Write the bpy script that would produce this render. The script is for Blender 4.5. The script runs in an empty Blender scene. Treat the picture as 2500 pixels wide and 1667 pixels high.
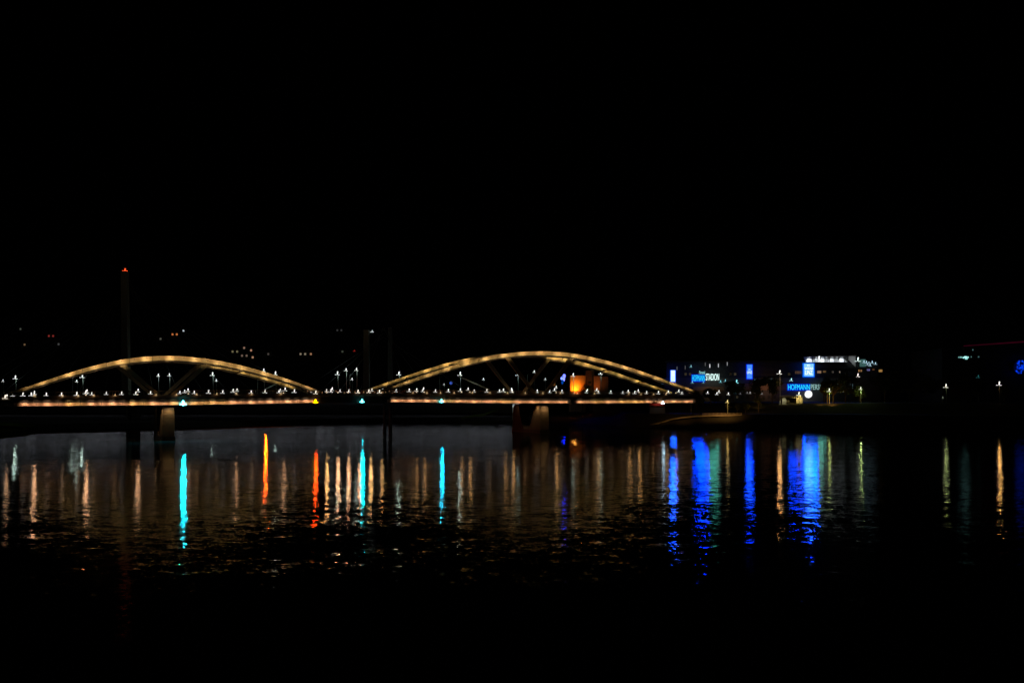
import bpy, bmesh, math, random
import numpy as np
from mathutils import Vector, Matrix

random.seed(7)
R = math.radians
S = bpy.context.scene
COL = S.collection

# ------------------------------------------------------------------ camera
F = 35.0
EYE = 10.7
cd = bpy.data.cameras.new("camera"); cam = bpy.data.objects.new("camera", cd); COL.objects.link(cam)
cam.location = (0, 0, EYE); cam.rotation_euler = (R(90), 0, 0)
cd.lens = F; cd.sensor_width = 36; cd.shift_y = 0.0526
cd.clip_start = 0.3; cd.clip_end = 9000
S.camera = cam

# ------------------------------------------------------------------ night sky, added fill sun, exposure
W = bpy.data.worlds.new("World"); S.world = W; W.use_nodes = True
wn = W.node_tree; wn.nodes.clear()
sky = wn.nodes.new("ShaderNodeTexSky"); sky.sky_type = 'NISHITA'; sky.sun_disc = False
sky.sun_elevation = R(32); sky.sun_rotation = R(200)
bg = wn.nodes.new("ShaderNodeBackground"); bg.inputs[1].default_value = 0.00001
wo = wn.nodes.new("ShaderNodeOutputWorld")
wn.links.new(sky.outputs[0], bg.inputs[0]); wn.links.new(bg.outputs[0], wo.inputs[0])
sl = bpy.data.lights.new("fill_sun", 'SUN'); sl.energy = 0.005; sl.angle = R(0.5); sl.color = (1, .97, .9)  # added dim sun with no such source in view, lifts the pylons
so = bpy.data.objects.new("fill_sun", sl); COL.objects.link(so)
so.rotation_euler = (R(58), 0, R(-20))
S.view_settings.view_transform = 'Standard'
S.view_settings.look = 'None'
S.view_settings.exposure = 0; S.view_settings.gamma = 1
S.view_settings.use_curve_mapping = False
S.cycles.use_denoising = True
S.cycles.use_adaptive_sampling = False
S.cycles.sample_clamp_direct = 0
S.cycles.sample_clamp_indirect = 3
S.cycles.max_bounces = 4
S.cycles.diffuse_bounces = 2
S.cycles.glossy_bounces = 3
S.cycles.caustics_reflective = False

# ------------------------------------------------------------------ projection helpers (photo pixel 2500x1667 -> place)
FP = 2500 * F / 36.0
CX, HY = 1250.0, 965.0
def P(x, y, Y):
    return Vector(((x - CX) / FP * Y, Y, EYE + (HY - y) / FP * Y))
def ppm(Y):            # photo pixels per metre
    return FP / Y
D = Vector((0.9, 0.435, 0)).normalized()       # bridge axis
N = Vector((-D.y, D.x, 0))                     # across the bridge, away from the viewer
P1 = Vector((-83.0, 238.0, 0))
def TB(x, n=0.0):
    """bridge station t of photo column x on the vertical plane at offset n"""
    r = (x - CX) / FP
    o = P1 + N * n
    return (r * o.y - o.x) / (D.x - r * D.y)
def BW(t, n, z):
    v = P1 + D * t + N * n
    return Vector((v.x, v.y, z))
def BP(x, y, n=0.0):
    t = TB(x, n); Y = (P1 + D * t + N * n).y
    return t, EYE + (HY - y) / FP * Y

# ------------------------------------------------------------------ materials
def node_mat(name):
    m = bpy.data.materials.new(name); m.use_nodes = True
    return m, m.node_tree, m.node_tree.nodes['Principled BSDF']
def mat(name, col, rough=.6, metal=0, var=.25, scale=3.0, bump=0.0):
    m, nt, b = node_mat(name)
    tc = nt.nodes.new("ShaderNodeTexCoord")
    nz = nt.nodes.new("ShaderNodeTexNoise"); nz.inputs['Scale'].default_value = scale; nz.inputs['Detail'].default_value = 5
    nt.links.new(tc.outputs['Object'], nz.inputs['Vector'])
    mr = nt.nodes.new("ShaderNodeMapRange"); mr.inputs['To Min'].default_value = 1 - var; mr.inputs['To Max'].default_value = 1 + var
    nt.links.new(nz.outputs[0], mr.inputs[0])
    mx = nt.nodes.new("ShaderNodeVectorMath"); mx.operation = 'SCALE'; mx.inputs[0].default_value = col
    nt.links.new(mr.outputs[0], mx.inputs['Scale']); nt.links.new(mx.outputs[0], b.inputs['Base Color'])
    b.inputs['Roughness'].default_value = rough; b.inputs['Metallic'].default_value = metal
    if bump:
        bp = nt.nodes.new("ShaderNodeBump"); bp.inputs['Strength'].default_value = bump; bp.inputs['Distance'].default_value = .05
        nt.links.new(nz.outputs[0], bp.inputs['Height']); nt.links.new(bp.outputs[0], b.inputs['Normal'])
    return m
_em = {}
def emat(col, strength=1.0, var=0.0, scale=1.0, sample=False):
    k = (tuple(col), strength, var, scale, sample)
    if k in _em: return _em[k]
    m = bpy.data.materials.new("glowing_surface"); m.use_nodes = True; nt = m.node_tree; nt.nodes.clear()
    e = nt.nodes.new("ShaderNodeEmission"); e.inputs[0].default_value = (*col, 1); e.inputs[1].default_value = strength
    o = nt.nodes.new("ShaderNodeOutputMaterial"); nt.links.new(e.outputs[0], o.inputs[0])
    if var:
        tc = nt.nodes.new("ShaderNodeTexCoord"); nz = nt.nodes.new("ShaderNodeTexNoise"); nz.inputs['Scale'].default_value = scale
        mr = nt.nodes.new("ShaderNodeMapRange"); mr.inputs['From Min'].default_value = .3; mr.inputs['From Max'].default_value = .7
        mr.inputs['To Min'].default_value = strength * (1 - var); mr.inputs['To Max'].default_value = strength * (1 + var)
        nt.links.new(tc.outputs['Object'], nz.inputs['Vector']); nt.links.new(nz.outputs[0], mr.inputs[0]); nt.links.new(mr.outputs[0], e.inputs[1])
    if sample is False: m.cycles.emission_sampling = 'NONE'
    _em[k] = m
    return m
M = dict(
    gold=mat('champagne_steel_paint', (.55, .43, .22), .5, 0, .12, 1.5),
    copper=mat('copper_toned_panel', (.62, .40, .26), .5, 0, .12, 1.2),
    girder=mat('dark_steel_and_shade', (.035, .03, .025), .6, 0, .2, 1.5),
    strut=mat('bronze_strut_paint', (.34, .27, .15), .6, 0, .15, 1.5),
    deck=mat('asphalt', (.05, .05, .05), .9),
    rail=mat('railing_steel', (.16, .12, .09), .5, 0, .2, 4),
    pier=mat('pier_concrete', (.15, .12, .085), .85, 0, .3, 1.4, .4),
    concrete=mat('pale_concrete', (.27, .28, .25), .9, 0, .15, .7),
    mast=mat('galvanised_steel', (.3, .33, .31), .5, .0, .1),
    dark=mat('dark_cladding', (.06, .06, .065), .7, 0, .2),
    facade=mat('facade_panel', (.12, .115, .11), .7, 0, .2, .6),
    brown=mat('warm_render', (.3, .2, .13), .9, 0, .2, .8),
    orange=mat('ochre_render', (.5, .3, .16), .9, 0, .15, 1.),
    roof=mat('roof_tile', (.1, .06, .05), .85),
    wall=mat('plaster', (.3, .29, .26), .9),
    bark=mat('bark', (.08, .06, .045), .95),
    soil=mat('river_bank_soil', (.018, .016, .010), .98, 0, .5, .4),
    grass=mat('verge_grass', (.06, .075, .025), .98, 0, .5, .7),
    hill=mat('wooded_hill', (.02, .024, .012), 1, 0, .5, .02),
    stone=mat('quay_stone', (.33, .28, .21), .9, 0, .3, 1.2, .4),
    white=mat('white_paint', (.75, .75, .74), .6, 0, .05),
    red=mat('red_awning', (.6, .03, .02), .7),
)
def leaf_mat():
    m, nt, b = node_mat('leaves')
    oi = nt.nodes.new("ShaderNodeTexCoord"); nz = nt.nodes.new("ShaderNodeTexNoise"); nz.inputs['Scale'].default_value = .9
    cr = nt.nodes.new("ShaderNodeValToRGB"); cr.color_ramp.elements[0].color = (.03, .045, .012, 1); cr.color_ramp.elements[1].color = (.10, .11, .03, 1)
    nt.links.new(oi.outputs['Object'], nz.inputs['Vector']); nt.links.new(nz.outputs[0], cr.inputs[0]); nt.links.new(cr.outputs[0], b.inputs['Base Color'])
    b.inputs['Roughness'].default_value = .8
    return m
M['leaf'] = leaf_mat()

def water_mat():
    m = bpy.data.materials.new("river_water"); m.use_nodes = True; nt = m.node_tree; nt.nodes.clear()
    L = nt.links.new
    def nd(t, **k):
        n = nt.nodes.new(t)
        for a, v in k.items(): setattr(n, a, v)
        return n
    geo = nd("ShaderNodeNewGeometry")
    def slopes(sx, sy, scale, detail, k, rot=0.0, dist=0.0, rough=.5):
        mp = nd("ShaderNodeMapping"); mp.inputs['Scale'].default_value = (sx, sy, 1); mp.inputs['Rotation'].default_value = (0, 0, rot)
        L(geo.outputs['Position'], mp.inputs[0])
        nz = nd("ShaderNodeTexNoise"); nz.inputs['Scale'].default_value = scale; nz.inputs['Detail'].default_value = detail
        nz.inputs['Roughness'].default_value = rough; nz.inputs['Distortion'].default_value = dist
        L(mp.outputs[0], nz.inputs['Vector'])
        s = nd("ShaderNodeVectorMath", operation='SUBTRACT'); s.inputs[1].default_value = (.5, .5, .5); L(nz.outputs['Color'], s.inputs[0])
        t = nd("ShaderNodeVectorMath", operation='MULTIPLY'); t.inputs[1].default_value = (k[0], k[1], 0); L(s.outputs[0], t.inputs[0])
        return t
    a = slopes(.6, 1.0, 1.5, 4, (.10, .14), R(8), .5, .6)        # wavelets about a metre long
    b = slopes(.8, .8, .33, 3, (.065, .035), R(-10), .6, .6)      # slow swell from passing boats
    c = slopes(.8, 1, 6.5, 3, (.09, .15), 0, .2)              # fine ripple
    # calm and ruffled patches
    pn = nd("ShaderNodeTexNoise"); pn.inputs['Scale'].default_value = .11; pn.inputs['Detail'].default_value = 4
    pm = nd("ShaderNodeMapping"); pm.inputs['Scale'].default_value = (.35, 1, 1); L(geo.outputs['Position'], pm.inputs[0]); L(pm.outputs[0], pn.inputs['Vector'])
    pr = nd("ShaderNodeMapRange"); pr.inputs['From Min'].default_value = .3; pr.inputs['From Max'].default_value = .7
    pr.inputs['To Min'].default_value = .55; pr.inputs['To Max'].default_value = 1.35; L(pn.outputs[0], pr.inputs[0])
    ab = nd("ShaderNodeVectorMath", operation='ADD'); L(a.outputs[0], ab.inputs[0]); L(b.outputs[0], ab.inputs[1])
    abc = nd("ShaderNodeVectorMath", operation='ADD'); L(ab.outputs[0], abc.inputs[0]); L(c.outputs[0], abc.inputs[1])
    sc = nd("ShaderNodeVectorMath", operation='SCALE'); L(abc.outputs[0], sc.inputs[0]); L(pr.outputs[0], sc.inputs['Scale'])
    up = nd("ShaderNodeVectorMath", operation='ADD'); up.inputs[1].default_value = (0, 0, 1); L(sc.outputs[0], up.inputs[0])
    nn = nd("ShaderNodeVectorMath", operation='NORMALIZE'); L(up.outputs[0], nn.inputs[0])
    gl = nd("ShaderNodeBsdfGlossy", distribution='BECKMANN'); gl.inputs['Roughness'].default_value = .09
    gl.inputs['Color'].default_value = (.66, .68, .66, 1)
    L(nn.outputs[0], gl.inputs['Normal'])
    df = nd("ShaderNodeBsdfDiffuse"); df.inputs[0].default_value = (.05, .052, .05, 1)
    fr = nd("ShaderNodeFresnel"); fr.inputs['IOR'].default_value = 1.33; L(nn.outputs[0], fr.inputs['Normal'])
    mx = nd("ShaderNodeMixShader"); L(fr.outputs[0], mx.inputs[0]); L(df.outputs[0], mx.inputs[1]); L(gl.outputs[0], mx.inputs[2])
    o = nd("ShaderNodeOutputMaterial"); L(mx.outputs[0], o.inputs[0])
    return m

# ------------------------------------------------------------------ mesh helpers
class MB:
    def __init__(s): s.v = []; s.f = []
    def add(s, vs, fs):
        b = len(s.v); s.v += [tuple(v) for v in vs]; s.f += [tuple(b + i for i in f) for f in fs]; return s
    def hexa(s, c):      # 8 corners: 0-3 bottom loop, 4-7 top loop
        return s.add(c, [(0, 3, 2, 1), (4, 5, 6, 7), (0, 1, 5, 4), (1, 2, 6, 5), (2, 3, 7, 6), (3, 0, 4, 7)])
    def box(s, x0, x1, y0, y1, z0, z1):
        return s.hexa([(x0, y0, z0), (x1, y0, z0), (x1, y1, z0), (x0, y1, z0), (x0, y0, z1), (x1, y0, z1), (x1, y1, z1), (x0, y1, z1)])
    def bar(s, a, b, r, r2=None, n=6, caps=True):
        a = Vector(a); b = Vector(b); r2 = r if r2 is None else r2
        d = (b - a).normalized(); u = d.orthogonal().normalized(); w = d.cross(u)
        vs = []
        for p, q in ((a, r), (b, r2)):
            for i in range(n):
                an = 2 * math.pi * i / n; vs.append(p + u * (q * math.cos(an)) + w * (q * math.sin(an)))
        fs = [(i, (i + 1) % n, n + (i + 1) % n, n + i) for i in range(n)]
        if caps: fs += [tuple(range(n - 1, -1, -1)), tuple(range(n, 2 * n))]
        return s.add(vs, fs)
    def ball(s, c, rx, ry=None, rz=None, n=8, m=5):
        ry = ry or rx; rz = rz or rx; c = Vector(c); vs = [c + Vector((0, 0, -rz))]
        for j in range(1, m):
            th = math.pi * j / m - math.pi / 2
            for i in range(n):
                ph = 2 * math.pi * i / n; vs.append(c + Vector((rx * math.cos(th) * math.cos(ph), ry * math.cos(th) * math.sin(ph), rz * math.sin(th))))
        vs.append(c + Vector((0, 0, rz))); fs = []
        for i in range(n): fs.append((0, 1 + (i + 1) % n, 1 + i))
        for j in range(m - 2):
            for i in range(n):
                a = 1 + j * n + i; b = 1 + j * n + (i + 1) % n; fs.append((a, b, b + n, a + n))
        t = len(vs) - 1; k = 1 + (m - 2) * n
        for i in range(n): fs.append((k + i, k + (i + 1) % n, t))
        return s.add(vs, fs)
    def build(s, name, m, parent=None, origin=None):
        me = bpy.data.meshes.new(name); o0 = Vector(origin) if origin is not None else Vector((0, 0, 0))
        me.from_pydata([tuple(Vector(v) - o0) for v in s.v], [], s.f); me.materials.append(m); me.update()
        o = bpy.data.objects.new(name, me); COL.objects.link(o); o.location = o0
        if parent: o.parent = parent
        return o
def tag(o, label=None, cat=None, group=None, kind=None):
    if label: o['label'] = label
    if cat: o['category'] = cat
    if group: o['group'] = group
    if kind: o['kind'] = kind
    return o
def empty(name, loc=(0, 0, 0), rz=0):
    o = bpy.data.objects.new(name, None); COL.objects.link(o); o.location = loc; o.rotation_euler = (0, 0, rz); o.empty_display_size = .5
    return o
GAIN = {'lamp_beam': .10, 'floodlight_beam2': .075, 'signal_beam': .2, 'neon_beam': .25}
def light(kind, loc, power, col, parent=None, aim=None, radius=.15, cone=90, blend=.6, name='light'):
    l = bpy.data.lights.new(name, kind); l.energy = power * GAIN.get(name, 1); l.color = col; l.shadow_soft_size = radius
    if kind == 'SPOT': l.spot_size = R(cone); l.spot_blend = blend
    o = bpy.data.objects.new(name, l); COL.objects.link(o); o.location = loc
    if aim is not None:
        o.rotation_euler = (Vector(aim) - Vector(loc)).to_track_quat('-Z', 'Y').to_euler()
    if parent:
        o.parent = parent; o.matrix_parent_inverse = Matrix.Translation(-Vector(parent.location))
    return o
def kid(o, parent):     # mesh authored in world space under an un-rotated empty
    o.parent = parent; o.location = Vector(o.location) - Vector(parent.location); return o
def text_mesh(s, m, height, width=None, depth=.12, name='lettering'):
    c = bpy.data.curves.new('t', 'FONT'); c.body = s; c.size = 1; c.extrude = depth / 2; c.resolution_u = 3
    o = bpy.data.objects.new('t', c); COL.objects.link(o)
    dg = bpy.context.evaluated_depsgraph_get(); me = bpy.data.meshes.new_from_object(o.evaluated_get(dg))
    bpy.data.objects.remove(o)
    vs = np.array([v.co[:] for v in me.vertices]); lo = vs.min(0); hi = vs.max(0)
    sy = height / (hi[1] - lo[1]); sx = (width / (hi[0] - lo[0])) if width else sy
    for v in me.vertices:
        x, y, z = v.co; v.co = ((x - lo[0]) * sx, -z, (y - lo[1]) * sy)
    me.materials.clear(); me.materials.append(m)
    ob = bpy.data.objects.new(name, me); COL.objects.link(ob); return ob

# ------------------------------------------------------------------ water, banks, hills
mb = MB(); mb.add([(-3000, -60, 0), (3000, -60, 0), (3000, 900, 0), (-3000, 900, 0)], [(0, 1, 2, 3)])
tag(mb.build('water', water_mat()), kind='structure')

SH = [(-3000, 180), (-700, 230), (-300, 268), (-153.8, 299), (-112, 321), (-67.8, 364), (-30, 388), (2.5, 404), (14, 392), (26, 366), (38, 340), (49, 322), (75, 316), (100, 311), (148, 291), (260, 262), (700, 200), (3000, 120)]
def shore(x):
    for (a, ya), (b, yb) in zip(SH, SH[1:]):
        if a <= x <= b: return ya + (yb - ya) * (x - a) / (b - a)
    return 200
xs = sorted(set([a for a, _ in SH] + [x for x in range(-200, 321, 4)] + [x for x in range(-3000, 3001, 150)]))
prof = [(-1, -1.2), (2, .3), (6, 2.2), (11, 4.2), (12, 4.5), (26, 4.6), (32, 5.6), (42, 8.0), (60, 8.1), (140, 8.1), (500, 8.5), (1500, 9), (4500, 10)]
vs = []; fs = []
for x in xs:
    f = min(1, max(0, (x - 25) / 25))
    for (dy, z) in prof:
        zz = z
        if z > 4.5: zz = 4.5 + (z - 4.5) * (f * 1.0 + (1 - f) * .25)
        zz = zz * (1 if dy < 3 else (.42 + .58 * f)) if x < 40 else zz
        zz += (random.random() - .5) * .15 if dy > 0 else 0
        vs.append((x, shore(x) + dy, zz))
n = len(prof)
for i in range(len(xs) - 1):
    for j in range(n - 1):
        a = i * n + j; fs.append((a, a + n, a + n + 1, a + 1))
mb = MB(); mb.add(vs, fs); gr = mb.build('ground', M['soil']); tag(gr, kind='structure')
def gz(x, y):        # ground height
    dy = y - shore(x); f = min(1, max(0, (x - 25) / 25)); z = -1
    for (a, za), (b, zb) in zip(prof, prof[1:]):
        if a <= dy <= b: z = za + (zb - za) * (dy - a) / (b - a)
    if z > 4.5: z = 4.5 + (z - 4.5) * (f + (1 - f) * .25)
    if x < 40 and dy >= 3: z *= (.42 + .58 * f)
    return z
# hills
def hz(x, y):
    a = max(0, min(1, (y - 560) / 900)); s = a * a * (3 - 2 * a)
    w = 165 + 26 * math.sin(x / 210 + 1) + 14 * math.sin(x / 83)
    fall = 1 / (1 + math.exp((x - 250) / 170))
    return 3 + s * w * (.25 + .75 * fall) + 3 * math.sin(x / 31 + y / 47) * a
vs = []; fs = []; gx = list(range(-2400, 2401, 40)); gy = list(range(540, 2400, 30))
for y in gy:
    for x in gx: vs.append((x, y, hz(x, y)))
for j in range(len(gy) - 1):
    for i in range(len(gx) - 1):
        a = j * len(gx) + i; fs.append((a, a + 1, a + 1 + len(gx), a + len(gx)))
mb = MB(); mb.add(vs, fs); tag(mb.build('hills', M['hill']), kind='structure')

# ------------------------------------------------------------------ arch bridge
BR = empty('arch_bridge', (P1.x, P1.y, 0))
tag(BR, 'river bridge with two gold lit steel arches and a copper lit deck edge', 'bridge')
IB = Matrix.Translation(-Vector(BR.location))
def bpart(m, name, material, parent=BR):
    o = m.build(name, material); o.parent = parent
    o.location = -Vector(BR.location) if parent is BR else (0, 0, 0)
    return o
def zdeck(t): return 10.95 - .00008 * (t - 60) ** 2
A1 = [(20, 960), (53, 951), (100, 936), (132, 926), (164, 916), (205, 904), (264, 890), (314, 881), (369.5, 875.2), (420, 873.7), (430.6, 874.3), (481.6, 878), (530.6, 885.5), (583.7, 896), (620, 904.5), (655, 914.7), (692, 926), (732.7, 939), (767, 951), (785, 958)]
A2 = [(925, 956), (960, 944), (996, 932), (1024.5, 920.8), (1085.7, 902.4), (1130.6, 890.2), (1171.4, 880), (1220, 870), (1253.6, 865), (1301.8, 861.6), (1353.6, 861.8), (1396.4, 867), (1450, 877), (1484.6, 886), (1526, 898.9), (1565.8, 910.4), (1617.8, 927.2), (1648.5, 938.7), (1666.8, 944), (1691, 953), (1708, 959)]
def fit(A):
    q = [BP(x, y, -.5) for x, y in A]
    t = np.array([a for a, _ in q]); z = np.array([b for _, b in q]); tm = t.mean()
    c = np.polyfit(t - tm, z, 5)
    return (lambda s: float(np.polyval(c, s - tm))), t[0], t[-1]
def sweep(mb, t0, t1, zf, n0, n1, hh, steps):
    """box beam following zf(t), half height hh(t)"""
    prev = None
    for i in range(steps + 1):
        t = t0 + (t1 - t0) * i / steps; z = zf(t); h = hh(t)
        ring = [BW(t, n0, z - h), BW(t, n1, z - h), BW(t, n1, z + h), BW(t, n0, z + h)]
        b = len(mb.v); mb.v += [tuple(p) for p in ring]
        if prev is None: mb.f.append((b, b + 1, b + 2, b + 3))
        else:
            for k in range(4): mb.f.append((prev + k, b + k, b + (k + 1) % 4, prev + (k + 1) % 4))
        prev = b
    mb.f.append((prev + 3, prev + 2, prev + 1, prev))
ARC_L = (1.0, .68, .33)
def fixture(t, n, z, at, an, az, power, col, parent, cone=110, radius=.1):
    p = BW(t, n, z); a = BW(at, an, az)
    m = MB(); m.bar(p - (a - p).normalized() * .16, p, .07, .1, 6)
    m.bar(p, BW(t, n + (.9 if n < an else -.9), z - .25), .025, .025, 4)
    f = bpart(m, 'floodlight', M['dark'], parent)
    light('SPOT', p, power, col, f, a, radius, cone, .9, 'floodlight_beam')
    f.children[0].matrix_parent_inverse = Matrix.Identity(4)
    return f
for (A, far_lit, npan, tpier) in ((A1, [(485, 720)], 14, 404), (A2, [(905, 1150), (1336, 1386), (1402, 1645)], 18, 1318)):
    zf, ta, tb = fit(A)
    tm = .5 * (ta + tb); half = .5 * (tb - ta)
    hh = lambda t: .26 + .30 * (1 - min(1, abs((t - tm) / half)) ** 2)
    for n0, lit in ((0.0, [(A[1][0], A[-2][0])]), (14.5, far_lit)):
        core = MB(); sweep(core, ta, tb, lambda t: zf(t) - .12, n0 - .38, n0 + .45, lambda t: hh(t) + .05, 48)
        rib = bpart(core, 'arch_rib', M['girder'])  # shade behind and below the lit panels put into dark paint
        for k in range(npan):
            a = ta + (tb - ta) * k / npan + .04; b = ta + (tb - ta) * (k + 1) / npan - .04
            pm = MB(); sweep(pm, a, b, zf, n0 - .5, n0 - .385, hh, 4)
            bpart(pm, 'rib_panel', M['gold'], rib)
        # lower lip, its shade put into dark paint
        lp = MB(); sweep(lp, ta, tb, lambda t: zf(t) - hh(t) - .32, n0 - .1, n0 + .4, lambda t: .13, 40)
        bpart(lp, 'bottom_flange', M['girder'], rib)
        for (xa, xb) in lit:
            t0 = TB(xa, n0 - .5); t1 = TB(xb, n0 - .5); cnt = 2 * max(2, int(abs(t1 - t0) / 5.4))
            for i in range(cnt):
                t = t0 + (t1 - t0) * (i + .5) / cnt
                e = 1 - .72 * min(1, abs((t - tm) / half)) ** 3
                fixture(t, n0 - 2.4, zf(t) + .15, t, n0 - .5, zf(t) + .05, (590 if i % 2 else 200) * e * random.uniform(.85, 1.12), ARC_L if n0 == 0 else (1.0, .70, .28), rib, 104)
        # V struts from the pier head to the rib
        tp = TB(tpier)
        for sgn, wd in ((-1, 0), (1, 0)):
            tt = tp + sgn * (9.6 if tpier < 800 else 10.2)
            st = MB(); z0 = zdeck(tp) - .2
            a0, a1 = tp + sgn * 1.2, tt
            c0 = [BW(a0 - .5, n0 - .3, z0), BW(a0 + .5, n0 - .3, z0), BW(a0 + .5, n0 + .3, z0), BW(a0 - .5, n0 + .3, z0)]
            zt = zf(a1) - hh(a1) - .2
            c1 = [BW(a1 - .8, n0 - .35, zt), BW(a1 + .8, n0 - .35, zt), BW(a1 + .8, n0 + .35, zt), BW(a1 - .8, n0 + .35, zt)]
            st.hexa(c0 + c1); bpart(st, 'arch_strut', M['strut'])
    # cross ties between the ribs
    for k in range(1, 8):
        t = ta + (tb - ta) * k / 8
        if zf(t) > zdeck(t) + 4:
            ct = MB(); ct.bar(BW(t, .3, zf(t) - .2), BW(t, 14.2, zf(t) - .2), .16, .16, 6); bpart(ct, 'cross_tie', M['girder'])
# pale inclined braces lit by the street lamps
for (x0, y0, x1, y1) in ((645, 951, 676, 936), (1120, 919, 1194, 951)):
    for dn in (8.2, 9.4):
        (t0, z0), (t1, z1) = BP(x0, y0, 8.8), BP(x1, y1, 8.8)
        m = MB(); m.bar(BW(t0, dn, z0), BW(t1, dn, z1), .11, .11, 6); bpart(m, 'inclined_brace', M['mast'])
    c = BW(.5 * (t0 + t1), 6.6, .5 * (z0 + z1) + .3) - Vector(BR.location)
    light('SPOT', c, 16, (.75, 1, .8), BR, BW(.5 * (t0 + t1), 8.8, .5 * (z0 + z1)) - Vector(BR.location), .2, 150, 1, 'brace_lamp').matrix_parent_inverse = Matrix.Identity(4)

# deck, girders, edge panels
T0, T1 = -150.0, TB(1700, -1.3)
ST = [(-200, 9.05), (-32, 9.05), (0, 9.18), (20, 9.4), (38, 9.68), (60, 9.72), (78, 9.5), (95, 9.3), (103, 9.25), (125, 9.22), (150, 9.25), (200, 9.4)]
def zst(t):
    for (a, za), (b, zb) in zip(ST, ST[1:]):
        if a <= t <= b: return za + (zb - za) * (t - a) / (b - a)
    return 9.2
dk = MB(); sweep(dk, T0, T1, lambda t: zdeck(t) - .2, -1.3, 17, lambda t: .2, 90); bpart(dk, 'deck', M['deck'])
for n0 in (-.9, 15.8):
    g = MB(); sweep(g, T0, T1, lambda t: .5 * (zdeck(t) - .4 + zst(t) - .9), n0, n0 + .8, lambda t: .5 * (zdeck(t) - .41 - zst(t) + .9), 90)
    bpart(g, 'girder', M['girder'])
un = MB(); sweep(un, T0, T1, lambda t: zst(t) - .45, -.1, 15.8, lambda t: .12, 60); bpart(un, 'deck_underside', M['girder'])
fas = MB(); sweep(fas, T0, T1, lambda t: zdeck(t) - .25, -1.55, -1.305, lambda t: .32, 90); bpart(fas, 'edge_beam', M['rail'])
edge = MB(); sweep(edge, T0, T1, lambda t: zst(t) - .42, -1.2, -.91, lambda t: .4, 90); ed = bpart(edge, 'lower_edge', M['girder'])
COP = (1.0, .60, .36)
for (xa, xb) in ((33, 770), (945, 1386), (1401, 1692)):
    t0, t1 = TB(xa, -1.3), TB(xb, -1.3); cnt = round((t1 - t0) / 4.5)
    for i in range(cnt):
        a = t0 + (t1 - t0) * i / cnt + .03; b = t0 + (t1 - t0) * (i + 1) / cnt - .03
        pm = MB(); sweep(pm, a, b, lambda t: zst(t) - .43, -1.34, -1.205, lambda t: .36, 3)
        bpart(pm, 'edge_panel', M['copper'], ed)
        tc = .5 * (a + b); w = random.uniform(.75, 1.15)
        c = COP if random.random() < .7 else (1.0, .66, .28)
        fixture(tc, -2.8, zst(tc) + .1, tc, -1.3, zst(tc) - .55, 520 * w, c, ed, 92)
        fixture(b, -2.8, zst(b) + .1, b, -1.3, zst(b) - .55, 230, c, ed, 92)
# dark block across the gap in the edge panels
t = TB(1393, -1.3); m = MB(); m.add([], []); 
m.hexa([BW(t - .5, -1.6, zst(t) - 1), BW(t + .5, -1.6, zst(t) - 1), BW(t + .5, -1.3, zst(t) - 1), BW(t - .5, -1.3, zst(t) - 1), BW(t - .5, -1.6, zst(t) + .3), BW(t + .5, -1.6, zst(t) + .3), BW(t + .5, -1.3, zst(t) + .3), BW(t - .5, -1.3, zst(t) + .3)])
bpart(m, 'gap_block', M['girder'])
# railing: posts and rails as stuff
for n0 in (-1.4, 16.8):
    rl = MB()
    t = T0
    while t < T1:
        z = zdeck(t); rl.hexa([BW(t + a, n0 + b, z + c) for c in (0, 1.15) for a, b in ((-.03, -.04), (.03, -.04), (.03, .04), (-.03, .04))])
        t += .62
    for h in (1.12, .15):
        sweep(rl, T0, T1, lambda t: zdeck(t) + h, n0 - .05, n0 + .05, lambda t: .05, 80)
    o = bpart(rl, 'railing', M['rail']); o['kind'] = 'stuff'
# piers: two battered legs joined under water line, profile in (n, z)
PW = 1.35
for tp in (TB(404) + .6, TB(1318) + 1.0):
    m = MB()
    top = 8.0
    front = [(-1.0, -1), (-1.0, 2), (-.9, 6.2), (-.5, 7.6), (0, top), (2.6, top), (3.1, 7.4), (3.9, 5), (4.9, 3), (6.6, 1), (6.9, -1)]
    back = [(9.1, -1), (9.4, 1), (11.1, 3), (12.1, 5), (12.9, 7.4), (13.4, top), (16, top), (16.6, 7.4), (17, 2), (17, -1)]
    for pr in (front, back):
        k = len(pr); vs = []
        for s in (-1, 1):
            for (nn, zz) in pr:
                wv = PW * (1.0 if zz < 6.5 else (.93 if zz < 7.8 else .72))
                vs.append(BW(tp + s * wv, nn, zz))
        m.add(vs, [tuple(range(k)), tuple(range(2 * k - 1, k - 1, -1))] + [(i, k + i, k + (i + 1) % k, (i + 1) % k) for i in range(k)])
    pr_o = bpart(m, 'pier', M['pier'])
    bm_ = MB(); bm_.hexa([BW(tp + a, b, z) for z in (-1, .9) for a, b in ((-1.5, -1.2), (1.5, -1.2), (1.5, 17.2), (-1.5, 17.2))]); bpart(bm_, 'pier_footing', M['dark'], pr_o)
    for (t, nn, at, an, az, pw, cone) in ((tp, -1.75, tp, -1.15, 5.0, 520, 110), (tp - 2.0, .8, tp - 1.4, .9, 5.0, 640, 110), (tp - 1.9, 14.6, tp - 1.3, 14, 6.0, 40, 90)):
        f = fixture(t, nn, 8.25, at, an, az, pw, (1, .58, .22), pr_o, cone)

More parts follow.
